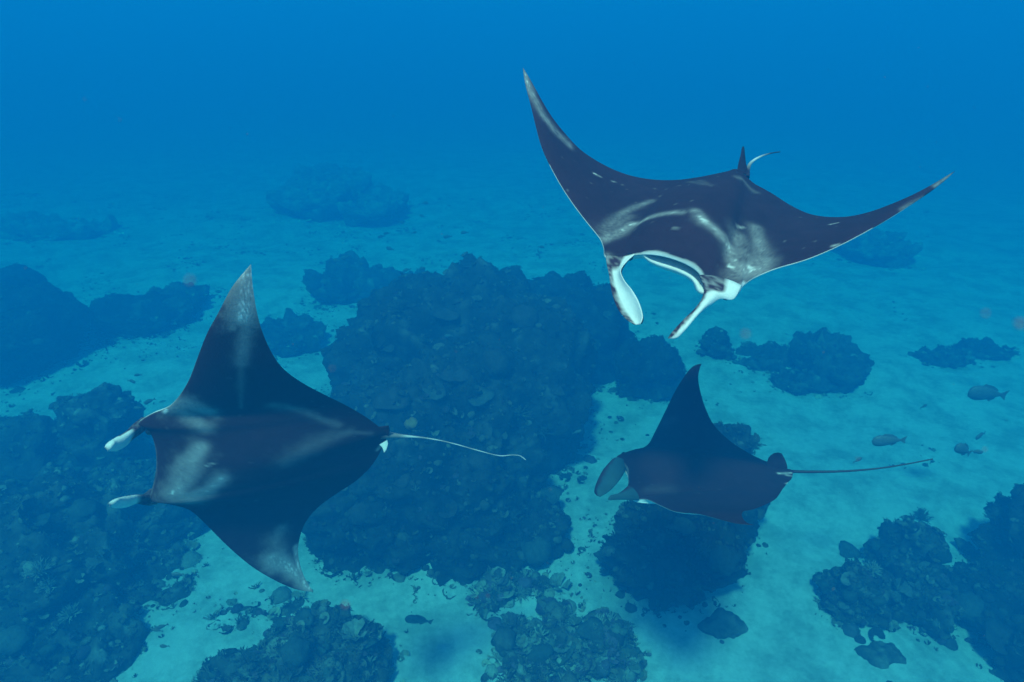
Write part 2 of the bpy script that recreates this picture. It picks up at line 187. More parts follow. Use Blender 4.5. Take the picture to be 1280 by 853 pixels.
# shapes of the three rays: front and back outlines in metres in each ray's own frame, markings, fins
RAYS = {1:{'S':1.4,'R':[[-0.86151,-0.50286,0.0702],[0.46883,-0.84093,-0.27024],[0.19493,-0.1999,0.96023]],'t':[1.1268,3.7429,6.7695],'front':[[1.3818,-0.19,0.5243],[1.3554,-0.1562,0.5021],[1.3281,-0.1225,0.4809],[1.2994,-0.0893,0.4606],[1.269,-0.0574,0.4408],[1.238,-0.0264,0.4205],[1.2069,0.0039,0.3993],[1.1767,0.0339,0.3765],[1.147,0.0636,0.3526],[1.1174,0.0929,0.3282],[1.0872,0.1217,0.3038],[1.057,0.1507,0.2796],[1.0257,0.1795,0.2567],[0.9928,0.2076,0.2354],[0.958,0.2347,0.2155],[0.9222,0.2609,0.1963],[0.8857,0.2863,0.1776],[0.8485,0.3109,0.159],[0.8106,0.3343,0.1403],[0.772,0.3561,0.1212],[0.7328,0.3769,0.102],[0.6928,0.397,0.0837],[0.6523,0.4167,0.0664],[0.6113,0.4362,0.0498],[0.5697,0.4524,0.0312],[0.5278,0.4696,0.014],[0.4863,0.4917,0.0032],[0.4472,0.5195,-0.0015],[0.4114,0.5522,-0.0015],[0.3809,0.5893,-0.0042],[0.3538,0.6295,-0.0078],[0.3299,0.6745,-0.0108],[0.2946,0.688,-0.0154],[0.2484,0.6693,-0.0177],[0.2146,0.642,0.0033],[0.1785,0.6179,0.0232],[0.1354,0.5997,0.035],[0.09,0.5851,0.0426],[0.043,0.5745,0.0461],[-0.0049,0.5678,0.0469],[-0.0531,0.5654,0.0456],[-0.1024,0.568,0.0415],[-0.1504,0.5764,0.0325],[-0.1925,0.594,0.0135],[-0.2255,0.6191,-0.0139],[-0.269,0.6358,-0.0256],[-0.317,0.6378,-0.0125],[-0.3629,0.639,0.009],[-0.3883,0.6177,0.0243],[-0.3924,0.5654,0.0291],[-0.4058,0.5179,0.0353],[-0.4252,0.4729,0.0424],[-0.451,0.4315,0.052],[-0.4834,0.399,0.0709],[-0.5205,0.3787,0.0963],[-0.5601,0.3623,0.1215],[-0.5987,0.3396,0.1423],[-0.6349,0.312,0.1621],[-0.6689,0.2819,0.182],[-0.7011,0.2491,0.2006],[-0.7311,0.2134,0.2173],[-0.7591,0.1751,0.2316],[-0.7855,0.1351,0.2444],[-0.8107,0.0941,0.2562],[-0.835,0.0524,0.2673],[-0.8587,0.0102,0.278],[-0.8819,-0.0323,0.2887],[-0.9047,-0.075,0.2995],[-0.9272,-0.1177,0.3107],[-0.9491,-0.1608,0.3218],[-0.9706,-0.2041,0.3326],[-0.9919,-0.2477,0.3428],[-1.0133,-0.2914,0.3521],[-1.0342,-0.3355,0.3609],[-1.0542,-0.38,0.3695],[-1.073,-0.425,0.3783],[-1.0907,-0.4705,0.3872],[-1.1078,-0.5161,0.3965],[-1.1241,-0.5618,0.4063],[-1.1394,-0.6077,0.4172],[-1.1542,-0.6536,0.4286]],'back':[[1.3818,-0.19,0.5243],[1.3446,-0.1728,0.5026],[1.3078,-0.1554,0.4805],[1.2714,-0.1378,0.4577],[1.2354,-0.1206,0.4341],[1.1997,-0.1041,0.4096],[1.1636,-0.0881,0.385],[1.1277,-0.0761,0.3586],[1.0924,-0.071,0.3287],[1.0576,-0.072,0.2982],[1.0233,-0.0776,0.2674],[0.9894,-0.086,0.2369],[0.9558,-0.0957,0.2064],[0.9221,-0.107,0.1767],[0.8874,-0.1203,0.1489],[0.8517,-0.1359,0.1237],[0.8151,-0.1536,0.1014],[0.7782,-0.1722,0.0804],[0.741,-0.1917,0.0607],[0.7034,-0.2119,0.0426],[0.6656,-0.2331,0.0263],[0.6276,-0.2554,0.0118],[0.5896,-0.279,-0.0006],[0.5517,-0.3036,-0.0108],[0.5139,-0.3292,-0.019],[0.4762,-0.3555,-0.0252],[0.4386,-0.3822,-0.0296],[0.4011,-0.4094,-0.032],[0.3637,-0.4368,-0.0323],[0.327,-0.4652,-0.0311],[0.2911,-0.4944,-0.0285],[0.2559,-0.5242,-0.0239],[0.221,-0.5541,-0.018],[0.1859,-0.5837,-0.0108],[0.1507,-0.6125,-0.0022],[0.1151,-0.6404,0.008],[0.0789,-0.6672,0.0192],[0.0425,-0.6936,0.0314],[0.0068,-0.723,0.0468],[-0.033,-0.7302,0.0428],[-0.0762,-0.7188,0.0224],[-0.1108,-0.7143,0.0069],[-0.1449,-0.7064,-0.0044],[-0.1779,-0.6895,-0.0044],[-0.2105,-0.6701,-0.0016],[-0.2431,-0.6517,-0.0003],[-0.2753,-0.6325,0.0008],[-0.3068,-0.6123,0.0013],[-0.338,-0.5916,0.0017],[-0.3689,-0.5703,0.002],[-0.3997,-0.5491,0.0035],[-0.4304,-0.5279,0.0065],[-0.4614,-0.5071,0.0104],[-0.4924,-0.4867,0.0153],[-0.5238,-0.4674,0.0221],[-0.5552,-0.449,0.031],[-0.5862,-0.4315,0.0426],[-0.6168,-0.4147,0.0563],[-0.6468,-0.3984,0.0718],[-0.6764,-0.3829,0.0887],[-0.7057,-0.3683,0.1069],[-0.7347,-0.355,0.1267],[-0.763,-0.3433,0.1481],[-0.7907,-0.3332,0.1713],[-0.8178,-0.3246,0.1958],[-0.8444,-0.3181,0.2213],[-0.8706,-0.314,0.2477],[-0.8966,-0.3132,0.2747],[-0.9233,-0.3162,0.3009],[-0.9502,-0.3246,0.3257],[-0.9765,-0.3395,0.3479],[-1.0007,-0.3615,0.3659],[-1.0222,-0.3893,0.3792],[-1.0407,-0.4207,0.3874],[-1.0579,-0.4535,0.3938],[-1.0748,-0.4864,0.4],[-1.0912,-0.5195,0.4059],[-1.1072,-0.5529,0.4118],[-1.123,-0.5864,0.4176],[-1.1386,-0.62,0.4232],[-1.1542,-0.6536,0.4286]],'strokes':[([(-0.291,0.05),(-0.309,0.133),(-0.291,0.341),(-0.255,0.488),(-0.209,0.611)],0.026,0.016,0.5),([(-0.282,0.05),(-0.236,0.169),(-0.209,0.294),(-0.145,0.272),(-0.1,0.272),(-0.055,0.272)],0.03,0.018,0.75),([(-0.291,0.101),(-0.273,0.208),(-0.255,0.341)],0.04,0.03,0.35),([(-0.018,0.294),(0.018,0.229),(0.055,0.208),(0.1,0.229),(0.155,0.169),(0.2,0.087)],0.022,0.04,0.8),([(0.2,0.087),(0.255,0.061),(0.282,0.101)],0.055,0.045,0.85),([(0.209,0.463),(0.245,0.294),(0.273,0.151)],0.035,0.045,0.55),([(0.136,0.341),(0.182,0.229),(0.236,0.117)],0.045,0.04,0.5),([(0.118,0.413),(0.155,0.438)],0.01,0.01,0.9),([(0.136,0.133),(0.164,0.117)],0.01,0.008,1.3),([(-0.955,0.151),(-0.873,0.341),(-0.791,0.488),(-0.727,0.659),(-0.645,0.812)],0.022,0.016,0.75),([(-0.982,1.0),(-0.964,0.659)],0.012,0.012,1.0),([(-0.491,0.659),(-0.464,0.683)],0.008,0.004,1.1),([(-0.418,0.728),(-0.409,0.75)],0.006,0.004,0.8),([(0.5,0.611),(0.527,0.635)],0.008,0.005,1.1),([(0.482,0.03),(0.5,0.015)],0.007,0.004,0.9),([(0.736,0.0),(0.827,0.0)],0.012,0.006,0.5),([(0.882,0.294),(0.973,0.073)],0.014,0.01,0.55),([(0.064,0.867),(0.091,0.913),(0.164,0.899)],0.018,0.016,0.32),([(-0.073,0.867),(-0.009,0.659)],0.014,0.006,0.2),([(-0.109,0.883),(-0.036,0.706),(-0.009,0.683)],0.016,0.008,0.22),([(-0.055,0.133),(-0.045,0.133)],0.005,0.004,1.0),([(-0.218,0.0),(-0.218,0.0)],0.02,0.016,1.0),([(0.145,0.0),(0.164,0.0),(0.182,0.0),(0.218,0.002)],0.016,0.016,1.6)],'fins':{'lobe_r':[[[0.3142,0.7077,0.0241],[0.2851,0.7521,0.0033],[0.2464,0.7979,-0.0223],[0.2058,0.851,-0.0569],[0.1633,0.8998,-0.0843],[0.1083,0.9453,-0.1098],[0.0466,0.9786,-0.1201],[0.0,1.0021,-0.1123]],[[0.1631,0.6805,0.0729],[0.1814,0.7401,0.0541],[0.1871,0.8024,0.0279],[0.1404,0.8472,0.0072],[0.0848,0.8827,-0.0021],[0.0231,0.9281,-0.0249],[-0.026,0.9842,-0.0553],[-0.0357,1.0365,-0.0678]],0.028,-0.03,1],'lobe_l':[[[-0.1785,0.6613,0.0704],[-0.2288,0.727,0.0581],[-0.2477,0.7984,0.0451],[-0.2418,0.8773,0.0273],[-0.2183,0.9659,0.0019],[-0.2007,1.0532,-0.0197],[-0.1982,1.1187,-0.0151]],[[-0.3949,0.6502,0.0899],[-0.3854,0.7214,0.0451],[-0.3294,0.7641,0.05],[-0.2992,0.8229,0.03],[-0.2689,0.8867,0.0049],[-0.2418,0.9585,-0.029],[-0.2085,1.0305,-0.059],[-0.1965,1.0735,-0.055]],0.022,0.02,1],'dorsal_fin':[[[-0.0184,-0.6762,0.0468],[-0.0059,-0.7094,0.0926],[0.0017,-0.743,0.1396],[0.0116,-0.7754,0.1862]],[[-0.0914,-0.7608,0.0183],[-0.0495,-0.7776,0.0679],[-0.0174,-0.7956,0.1198],[0.0119,-0.8132,0.1723]],0.016,0,-1],'tail':[[[-0.087,-0.716,0.0178],[-0.0572,-0.8502,0.0358],[-0.0604,-0.9766,0.0287],[-0.0875,-1.1049,0.0208],[-0.1253,-1.2307,0.006],[-0.1733,-1.3547,-0.0137]],0.016,0.004]}},2:{'S':1.5,'R':[[0.17386,-0.94683,0.27073],[-0.2558,-0.3089,-0.91605],[0.95097,0.09002,-0.2959]],'t':[-1.6266,3.4837,5.3214],'front':[[1.529,-0.0417,0.0811],[1.4933,-0.0142,0.083],[1.4577,0.0135,0.0849],[1.4212,0.04,0.0864],[1.383,0.0639,0.0873],[1.3432,0.0851,0.0873],[1.3026,0.1047,0.0861],[1.2617,0.1235,0.0838],[1.2209,0.1426,0.0806],[1.1806,0.1626,0.0767],[1.1405,0.1826,0.0725],[1.1,0.2021,0.0683],[1.0587,0.2198,0.0644],[1.0169,0.2363,0.0606],[0.9748,0.2521,0.0569],[0.9327,0.268,0.053],[0.8906,0.2836,0.049],[0.8484,0.2991,0.0448],[0.8061,0.3141,0.0404],[0.7639,0.3293,0.0356],[0.722,0.3452,0.0305],[0.6808,0.3626,0.0249],[0.6402,0.3813,0.019],[0.6002,0.4014,0.0135],[0.5609,0.4229,0.0076],[0.5224,0.4455,0.0009],[0.4852,0.4698,-0.0068],[0.4497,0.4962,-0.0159],[0.4183,0.5263,-0.0274],[0.3899,0.5592,-0.0399],[0.3636,0.5939,-0.052],[0.3372,0.63,-0.0569],[0.3116,0.6682,-0.0528],[0.2847,0.6936,-0.0456],[0.2469,0.6651,-0.0502],[0.2057,0.6474,-0.0484],[0.1622,0.638,-0.0408],[0.1183,0.6341,-0.0314],[0.0743,0.6339,-0.0213],[0.0306,0.6359,-0.0105],[-0.013,0.6401,0.0005],[-0.0594,0.6472,0.0119],[-0.1051,0.6576,0.0234],[-0.1503,0.67,0.0352],[-0.1951,0.6834,0.0472],[-0.2393,0.6986,0.0593],[-0.2832,0.7145,0.0718],[-0.3124,0.706,0.0857],[-0.3231,0.6573,0.0952],[-0.3494,0.6172,0.0953],[-0.3854,0.5854,0.0881],[-0.4239,0.5579,0.0781],[-0.4648,0.5338,0.0691],[-0.5076,0.5124,0.0624],[-0.5519,0.4932,0.0602],[-0.5964,0.4745,0.0616],[-0.6408,0.4558,0.0662],[-0.6849,0.4367,0.0708],[-0.7288,0.4174,0.0763],[-0.7726,0.398,0.0829],[-0.8159,0.3782,0.0908],[-0.8586,0.3575,0.0999],[-0.9004,0.3356,0.1101],[-0.9414,0.3123,0.1208],[-0.9816,0.2879,0.132],[-1.0212,0.2628,0.1438],[-1.0601,0.2369,0.1557],[-1.0986,0.2101,0.1675],[-1.1364,0.1823,0.179],[-1.1736,0.1535,0.1898],[-1.2102,0.1236,0.1999],[-1.246,0.0926,0.2093],[-1.2809,0.0605,0.2186],[-1.3147,0.0273,0.2281],[-1.3472,-0.0071,0.2381],[-1.3774,-0.0432,0.2488],[-1.4053,-0.0811,0.2596],[-1.4309,-0.1208,0.27],[-1.454,-0.1626,0.277],[-1.4753,-0.2058,0.2804],[-1.4955,-0.2497,0.2811]],'back':[[1.529,-0.0417,0.0811],[1.4851,-0.0407,0.0895],[1.441,-0.0399,0.0976],[1.3968,-0.0402,0.1042],[1.3523,-0.0417,0.1091],[1.3077,-0.0436,0.113],[1.263,-0.0462,0.1156],[1.2184,-0.0498,0.1164],[1.1739,-0.0543,0.1153],[1.1295,-0.0601,0.1132],[1.0854,-0.0672,0.1106],[1.0415,-0.0756,0.1083],[0.9978,-0.0852,0.1058],[0.9544,-0.0961,0.1033],[0.9115,-0.1087,0.1006],[0.8693,-0.1231,0.0973],[0.8279,-0.1398,0.093],[0.7879,-0.1591,0.0879],[0.7493,-0.1812,0.0818],[0.7119,-0.2049,0.0753],[0.6756,-0.2302,0.0686],[0.6399,-0.2564,0.0617],[0.6049,-0.2835,0.0545],[0.571,-0.3117,0.0472],[0.5375,-0.3405,0.04],[0.5042,-0.3697,0.0333],[0.4713,-0.3994,0.027],[0.4389,-0.4297,0.0209],[0.4068,-0.4605,0.0155],[0.3751,-0.4918,0.011],[0.3431,-0.523,0.0077],[0.311,-0.5541,0.0055],[0.2788,-0.5852,0.004],[0.2463,-0.616,0.0034],[0.2136,-0.6466,0.0038],[0.1803,-0.6765,0.0052],[0.1461,-0.7053,0.0076],[0.1117,-0.7339,0.0107],[0.0783,-0.7649,0.0151],[0.0412,-0.7866,0.0168],[-0.0043,-0.7867,0.0121],[-0.0484,-0.7909,0.0075],[-0.0902,-0.7804,0.0092],[-0.131,-0.7632,0.0139],[-0.1721,-0.7479,0.0184],[-0.2127,-0.7315,0.0229],[-0.2527,-0.7134,0.0272],[-0.2915,-0.6927,0.0306],[-0.329,-0.6698,0.033],[-0.3654,-0.645,0.0347],[-0.4011,-0.6191,0.0352],[-0.436,-0.5922,0.0346],[-0.47,-0.5644,0.0321],[-0.5032,-0.5356,0.0285],[-0.5354,-0.5059,0.0239],[-0.5677,-0.4762,0.0198],[-0.6002,-0.4467,0.0162],[-0.6331,-0.4175,0.0133],[-0.6662,-0.3885,0.011],[-0.6994,-0.3596,0.009],[-0.7336,-0.3318,0.0081],[-0.7688,-0.3053,0.0086],[-0.8048,-0.28,0.0107],[-0.8418,-0.2564,0.0144],[-0.8798,-0.2346,0.0196],[-0.9189,-0.2156,0.0268],[-0.959,-0.1997,0.0358],[-0.9997,-0.1863,0.0463],[-1.0408,-0.1752,0.0578],[-1.0823,-0.1659,0.0693],[-1.124,-0.1591,0.0817],[-1.1657,-0.1557,0.0956],[-1.2069,-0.1552,0.1111],[-1.2474,-0.1578,0.1285],[-1.2868,-0.1629,0.1476],[-1.325,-0.1707,0.1682],[-1.3623,-0.1809,0.1894],[-1.398,-0.1941,0.2114],[-1.4316,-0.2112,0.2343],[-1.464,-0.2299,0.2576],[-1.4955,-0.2497,0.2811]],'strokes':[([(-1.0,0.0),(-0.918,0.706),(-0.809,0.611)],0.06,0.05,1.0),([(-0.945,0.831),(-0.845,0.792),(-0.727,0.635),(-0.609,0.537)],0.03,0.03,0.5),([(-0.973,0.728),(-0.918,0.792),(-0.864,0.75)],0.012,0.014,1.0),([(-0.809,0.365),(-0.764,0.413)],0.03,0.02,0.5),([(-0.627,0.537),(-0.473,0.463),(-0.327,0.438)],0.016,0.006,0.25),([(-0.345,0.022),(-0.373,0.087),(-0.318,0.25)],0.045,0.034,0.8),([(-0.327,0.087),(-0.255,0.208),(-0.2,0.294)],0.045,0.035,0.6),([(-0.3,0.022),(-0.318,0.015)],0.01,0.01,1.3),([(-0.109,0.208),(-0.055,0.151),(0.018,0.117),(0.082,0.101)],0.042,0.05,0.8),([(0.091,0.101),(0.118,0.169),(0.091,0.229),(0.027,0.272)],0.05,0.035,0.85),([(0.082,0.087),(0.091,0.087)],0.013,0.013,1.2),([(-0.036,0.208),(-0.045,0.25)],0.006,0.004,0.8),([(-0.327,0.635),(-0.245,0.771),(-0.173,0.812),(-0.127,0.849)],0.022,0.018,0.32),([(0.0,0.537),(-0.045,0.659),(-0.073,0.771),(-0.073,0.867)],0.045,0.02,0.25),([(-0.073,0.771),(-0.073,0.867),(-0.036,0.939)],0.014,0.01,0.22),([(0.564,0.611),(0.645,0.512),(0.773,0.587)],0.03,0.03,0.45),([(0.718,0.389),(0.791,0.537),(0.873,0.706),(0.973,0.512)],0.06,0.03,1.0),([(0.745,0.927),(0.845,0.899),(0.936,0.792)],0.016,0.014,1.05),([(0.618,0.512),(0.709,0.587)],0.05,0.04,0.35),([(0.082,0.978),(0.045,0.985)],0.008,0.006,0.8)],'fins':{'lobe_r':[[[0.1186,0.7286,-0.2457],[0.143,0.7626,-0.1736],[0.1636,0.7902,-0.0983],[0.1952,0.8251,-0.0318],[0.2255,0.858,0.0366],[0.2555,0.8551,0.0923]],[[0.0779,0.6914,-0.1817],[0.1061,0.7305,-0.1089],[0.1395,0.7527,-0.0464],[0.1663,0.7737,0.0239],[0.2061,0.8069,0.0843],[0.2597,0.8331,0.1265]],0.03,0.035,1],'lobe_l':[[[-0.3801,0.7454,-0.0566],[-0.3321,0.7726,0.018],[-0.2633,0.8127,0.0702],[-0.195,0.8501,0.1235],[-0.1326,0.8802,0.1827],[-0.0796,0.8861,0.2452]],[[-0.4472,0.6933,0.0169],[-0.3815,0.7311,0.0778],[-0.2932,0.7864,0.1149],[-0.2291,0.8138,0.1766],[-0.1582,0.8437,0.2306],[-0.0765,0.8713,0.2695]],0.03,0.035,1],'dorsal_fin':[[[0.0245,-0.7025,-0.0432],[0.0586,-0.7328,-0.0319],[0.0821,-0.7616,-0.008]],[[0.0139,-0.805,0.0192],[0.0693,-0.8082,0.016],[0.1207,-0.8002,0.0159]],0.014,0,-1],'tail':[[[0.0041,-0.7542,-0.0101],[-0.013,-0.8861,0.0074],[-0.0267,-1.0526,0.0362],[-0.0463,-1.2194,0.0827],[-0.0728,-1.4391,0.1719],[-0.087,-1.5784,0.2238],[-0.0835,-1.667,0.2318],[-0.091,-1.727,0.2416],[-0.1154,-1.7682,0.2649]],0.036,0.0035],'pelvic':[[[-0.026,-0.7361,0.0558],[-0.0393,-0.7559,0.076],[-0.0594,-0.7642,0.1032]],[[-0.004,-0.7922,0.0387],[-0.0211,-0.7956,0.0607],[-0.0488,-0.7816,0.093]],0.012,0,1]}},3:{'S':1.4,'R':[[0.05883,-0.99704,-0.04954],[0.9754,0.04686,0.21539],[-0.21243,-0.06099,0.97527]],'t':[1.5831,4.1848,4.5453],'front':[[1.2438,-0.2211,0.5859],[1.2355,-0.1753,0.5803],[1.2227,-0.1339,0.5644],[1.2058,-0.0985,0.5394],[1.1865,-0.0681,0.5096],[1.1655,-0.0393,0.4796],[1.143,-0.0116,0.4498],[1.1189,0.0151,0.4203],[1.0932,0.0408,0.3912],[1.066,0.0655,0.3626],[1.0375,0.0893,0.3344],[1.008,0.1124,0.3069],[0.9774,0.135,0.2801],[0.9458,0.1573,0.2542],[0.9134,0.1796,0.2293],[0.8801,0.2019,0.2056],[0.846,0.2239,0.1828],[0.8109,0.2456,0.1613],[0.775,0.2672,0.1411],[0.7382,0.289,0.1227],[0.7006,0.3103,0.1053],[0.6624,0.3311,0.0887],[0.6235,0.3511,0.0725],[0.5847,0.3727,0.0587],[0.5463,0.3972,0.0485],[0.5096,0.4252,0.0443],[0.4746,0.4561,0.0452],[0.441,0.488,0.0491],[0.4083,0.5208,0.0543],[0.3763,0.5541,0.0601],[0.3443,0.5878,0.0641],[0.3129,0.6221,0.0655],[0.2874,0.6607,0.0606],[0.2707,0.7058,0.0493],[0.2438,0.709,0.0435],[0.2061,0.6818,0.0441],[0.1654,0.6597,0.0397],[0.1228,0.6433,0.0308],[0.0785,0.6356,0.0191],[0.0339,0.6344,0.0058],[-0.0105,0.6366,-0.0079],[-0.0487,0.6403,-0.0189],[-0.0863,0.6478,-0.0296],[-0.1238,0.6568,-0.0401],[-0.1622,0.6618,-0.0495],[-0.201,0.6566,-0.0562],[-0.2381,0.6425,-0.0599],[-0.2749,0.6279,-0.0628],[-0.2755,0.5881,-0.0587],[-0.2881,0.5511,-0.0497],[-0.3159,0.5244,-0.0408],[-0.3497,0.5045,-0.0327],[-0.3857,0.4887,-0.0254],[-0.4223,0.4749,-0.0172],[-0.4592,0.4627,-0.0083],[-0.4959,0.4505,0.0017],[-0.5324,0.4386,0.0122],[-0.5691,0.4262,0.0221],[-0.6056,0.4137,0.032],[-0.6419,0.4013,0.043],[-0.6778,0.3887,0.0551],[-0.7128,0.3758,0.0691],[-0.7472,0.3624,0.0842],[-0.7811,0.3486,0.1001],[-0.8145,0.3342,0.1164],[-0.8475,0.3191,0.133],[-0.8805,0.3036,0.1492],[-0.9137,0.2879,0.1648],[-0.9474,0.2722,0.1793],[-0.9817,0.2567,0.1926],[-1.0164,0.2413,0.2049],[-1.0513,0.2262,0.2167],[-1.0863,0.2113,0.2287],[-1.1213,0.1967,0.2409],[-1.1564,0.182,0.2531],[-1.1913,0.1666,0.2649],[-1.2254,0.1494,0.2764],[-1.2573,0.1282,0.2875],[-1.2847,0.1011,0.2976],[-1.3079,0.0699,0.3066],[-1.3314,0.039,0.3156]],'back':[[1.2438,-0.2211,0.5859],[1.2263,-0.2051,0.553],[1.2079,-0.1911,0.5199],[1.1877,-0.1804,0.4863],[1.1655,-0.1753,0.4531],[1.1413,-0.1749,0.4204],[1.1161,-0.1762,0.3888],[1.09,-0.1789,0.358],[1.0635,-0.1824,0.3276],[1.036,-0.1867,0.2982],[1.0075,-0.1919,0.27],[0.9779,-0.198,0.2431],[0.9474,-0.2049,0.2174],[0.9166,-0.2122,0.1922],[0.8852,-0.2203,0.168],[0.8533,-0.2298,0.145],[0.8206,-0.2411,0.1239],[0.7873,-0.2545,0.1052],[0.7538,-0.2697,0.0885],[0.7201,-0.2865,0.0736],[0.6863,-0.3043,0.0601],[0.6525,-0.3229,0.0479],[0.6186,-0.3418,0.0367],[0.5847,-0.3616,0.0268],[0.5509,-0.3822,0.0182],[0.5171,-0.4032,0.0108],[0.4833,-0.4245,0.0042],[0.4494,-0.4458,-0.0015],[0.4154,-0.4672,-0.0064],[0.3815,-0.4889,-0.0103],[0.348,-0.5114,-0.0135],[0.3148,-0.5344,-0.0157],[0.2819,-0.558,-0.0166],[0.2493,-0.5818,-0.0155],[0.2164,-0.6054,-0.013],[0.183,-0.6279,-0.0098],[0.1485,-0.6489,-0.0068],[0.1133,-0.6686,-0.0041],[0.0779,-0.6919,-0.0006],[0.042,-0.6969,-0.0011],[0.0055,-0.6761,-0.0073],[-0.0309,-0.66,-0.0135],[-0.0653,-0.6399,-0.0139],[-0.0981,-0.6167,-0.0101],[-0.1312,-0.5942,-0.007],[-0.1643,-0.5718,-0.0038],[-0.1976,-0.5494,-0.0007],[-0.231,-0.5274,0.0025],[-0.2646,-0.5057,0.0057],[-0.2988,-0.4849,0.0086],[-0.3334,-0.4646,0.0116],[-0.3681,-0.4446,0.0149],[-0.4026,-0.4245,0.019],[-0.4367,-0.4039,0.0243],[-0.47,-0.3825,0.031],[-0.5026,-0.3604,0.039],[-0.5346,-0.3379,0.0478],[-0.5663,-0.3152,0.0574],[-0.5978,-0.2924,0.0676],[-0.6291,-0.2697,0.0783],[-0.6605,-0.2472,0.0892],[-0.692,-0.225,0.1005],[-0.7237,-0.2031,0.1121],[-0.7553,-0.1814,0.124],[-0.7868,-0.1598,0.1364],[-0.8183,-0.1385,0.1492],[-0.8499,-0.1172,0.1621],[-0.8813,-0.096,0.1754],[-0.9126,-0.0748,0.1889],[-0.9437,-0.0536,0.2029],[-0.9741,-0.032,0.2178],[-1.0048,-0.0108,0.2326],[-1.0358,0.01,0.2477],[-1.0684,0.0291,0.2609],[-1.1036,0.0463,0.2707],[-1.1406,0.0594,0.2785],[-1.1798,0.0665,0.2843],[-1.2196,0.069,0.2894],[-1.2592,0.0667,0.296],[-1.2967,0.0567,0.3056],[-1.3314,0.039,0.3156]],'strokes':[([(0.018,0.913),(-0.009,0.99)],0.008,0.006,1.0),([(0.018,0.961),(0.018,1.0)],0.006,0.004,1.1),([(0.127,0.994),(0.109,1.0)],0.006,0.004,1.0),([(-0.536,0.073),(-0.564,0.208)],0.04,0.03,0.08),([(0.2,0.117),(0.218,0.272)],0.03,0.03,0.08)],'fins':{'lobe_r':[[[0.2189,0.7571,0.0451],[0.1252,0.8295,0.0094],[0.0217,0.8866,-0.0406],[-0.0804,0.9182,-0.0808],[-0.1637,0.9049,-0.0772]],[[0.1874,0.6319,0.0511],[0.0828,0.6536,0.0174],[-0.0223,0.7131,-0.0228],[-0.1248,0.7987,-0.0581],[-0.2138,0.8804,-0.0621]],0.03,0.03,1],'lobe_l':[[[-0.2361,0.6615,0.0431],[-0.2955,0.7203,0.0243],[-0.3501,0.7819,0.0164],[-0.4027,0.8355,0.0153]],[[-0.2947,0.5856,-0.0533],[-0.3376,0.6582,-0.0294],[-0.3784,0.7404,-0.0016],[-0.4239,0.8285,0.019]],0.03,0.02,1],'dorsal_fin':[[[0.0933,-0.4953,0.0491],[0.091,-0.5113,0.1061],[0.0757,-0.5425,0.1471],[0.0503,-0.5712,0.1645]],[[0.0522,-0.6501,-0.0199],[0.058,-0.6491,0.0407],[0.0686,-0.6309,0.0993],[0.0755,-0.6058,0.1457]],0.02,0,-1],'tail':[[[0.0972,-0.6015,-0.0117],[0.0962,-0.7039,-0.0242],[0.0698,-0.8841,-0.0192],[0.0231,-1.1137,0.0047],[-0.0228,-1.3358,0.0454],[-0.0576,-1.5262,0.0945],[-0.0855,-1.6919,0.1436]],0.015,0.005],'pelvic':[[[0.0216,-0.5896,-0.0321],[-0.0007,-0.6136,-0.0359],[-0.0248,-0.6248,-0.0524]],[[0.018,-0.6373,-0.0034],[-0.0078,-0.6542,-0.0194],[-0.0274,-0.6423,-0.0445]],0.012,0,1]}}}


def resample(poly, n):
    poly = np.asarray(poly, float)
    d = np.r_[0, np.cumsum(np.linalg.norm(np.diff(poly, axis=0), axis=1))]
    t = np.linspace(0, d[-1], n)
    m = np.zeros_like(poly)
    m[1:-1] = (poly[2:] - poly[:-2]) / (d[2:] - d[:-2])[:, None]
    m[0] = (poly[1] - poly[0]) / (d[1] - d[0]); m[-1] = (poly[-1] - poly[-2]) / (d[-1] - d[-2])
    i = np.clip(np.searchsorted(d, t) - 1, 0, len(d) - 2)
    h = (d[i + 1] - d[i]); u = ((t - d[i]) / h)[:, None]; h = h[:, None]
    return ((2*u**3 - 3*u**2 + 1) * poly[i] + (u**3 - 2*u**2 + u) * h * m[i]
            + (-2*u**3 + 3*u**2) * poly[i + 1] + (u**3 - u**2) * h * m[i + 1])


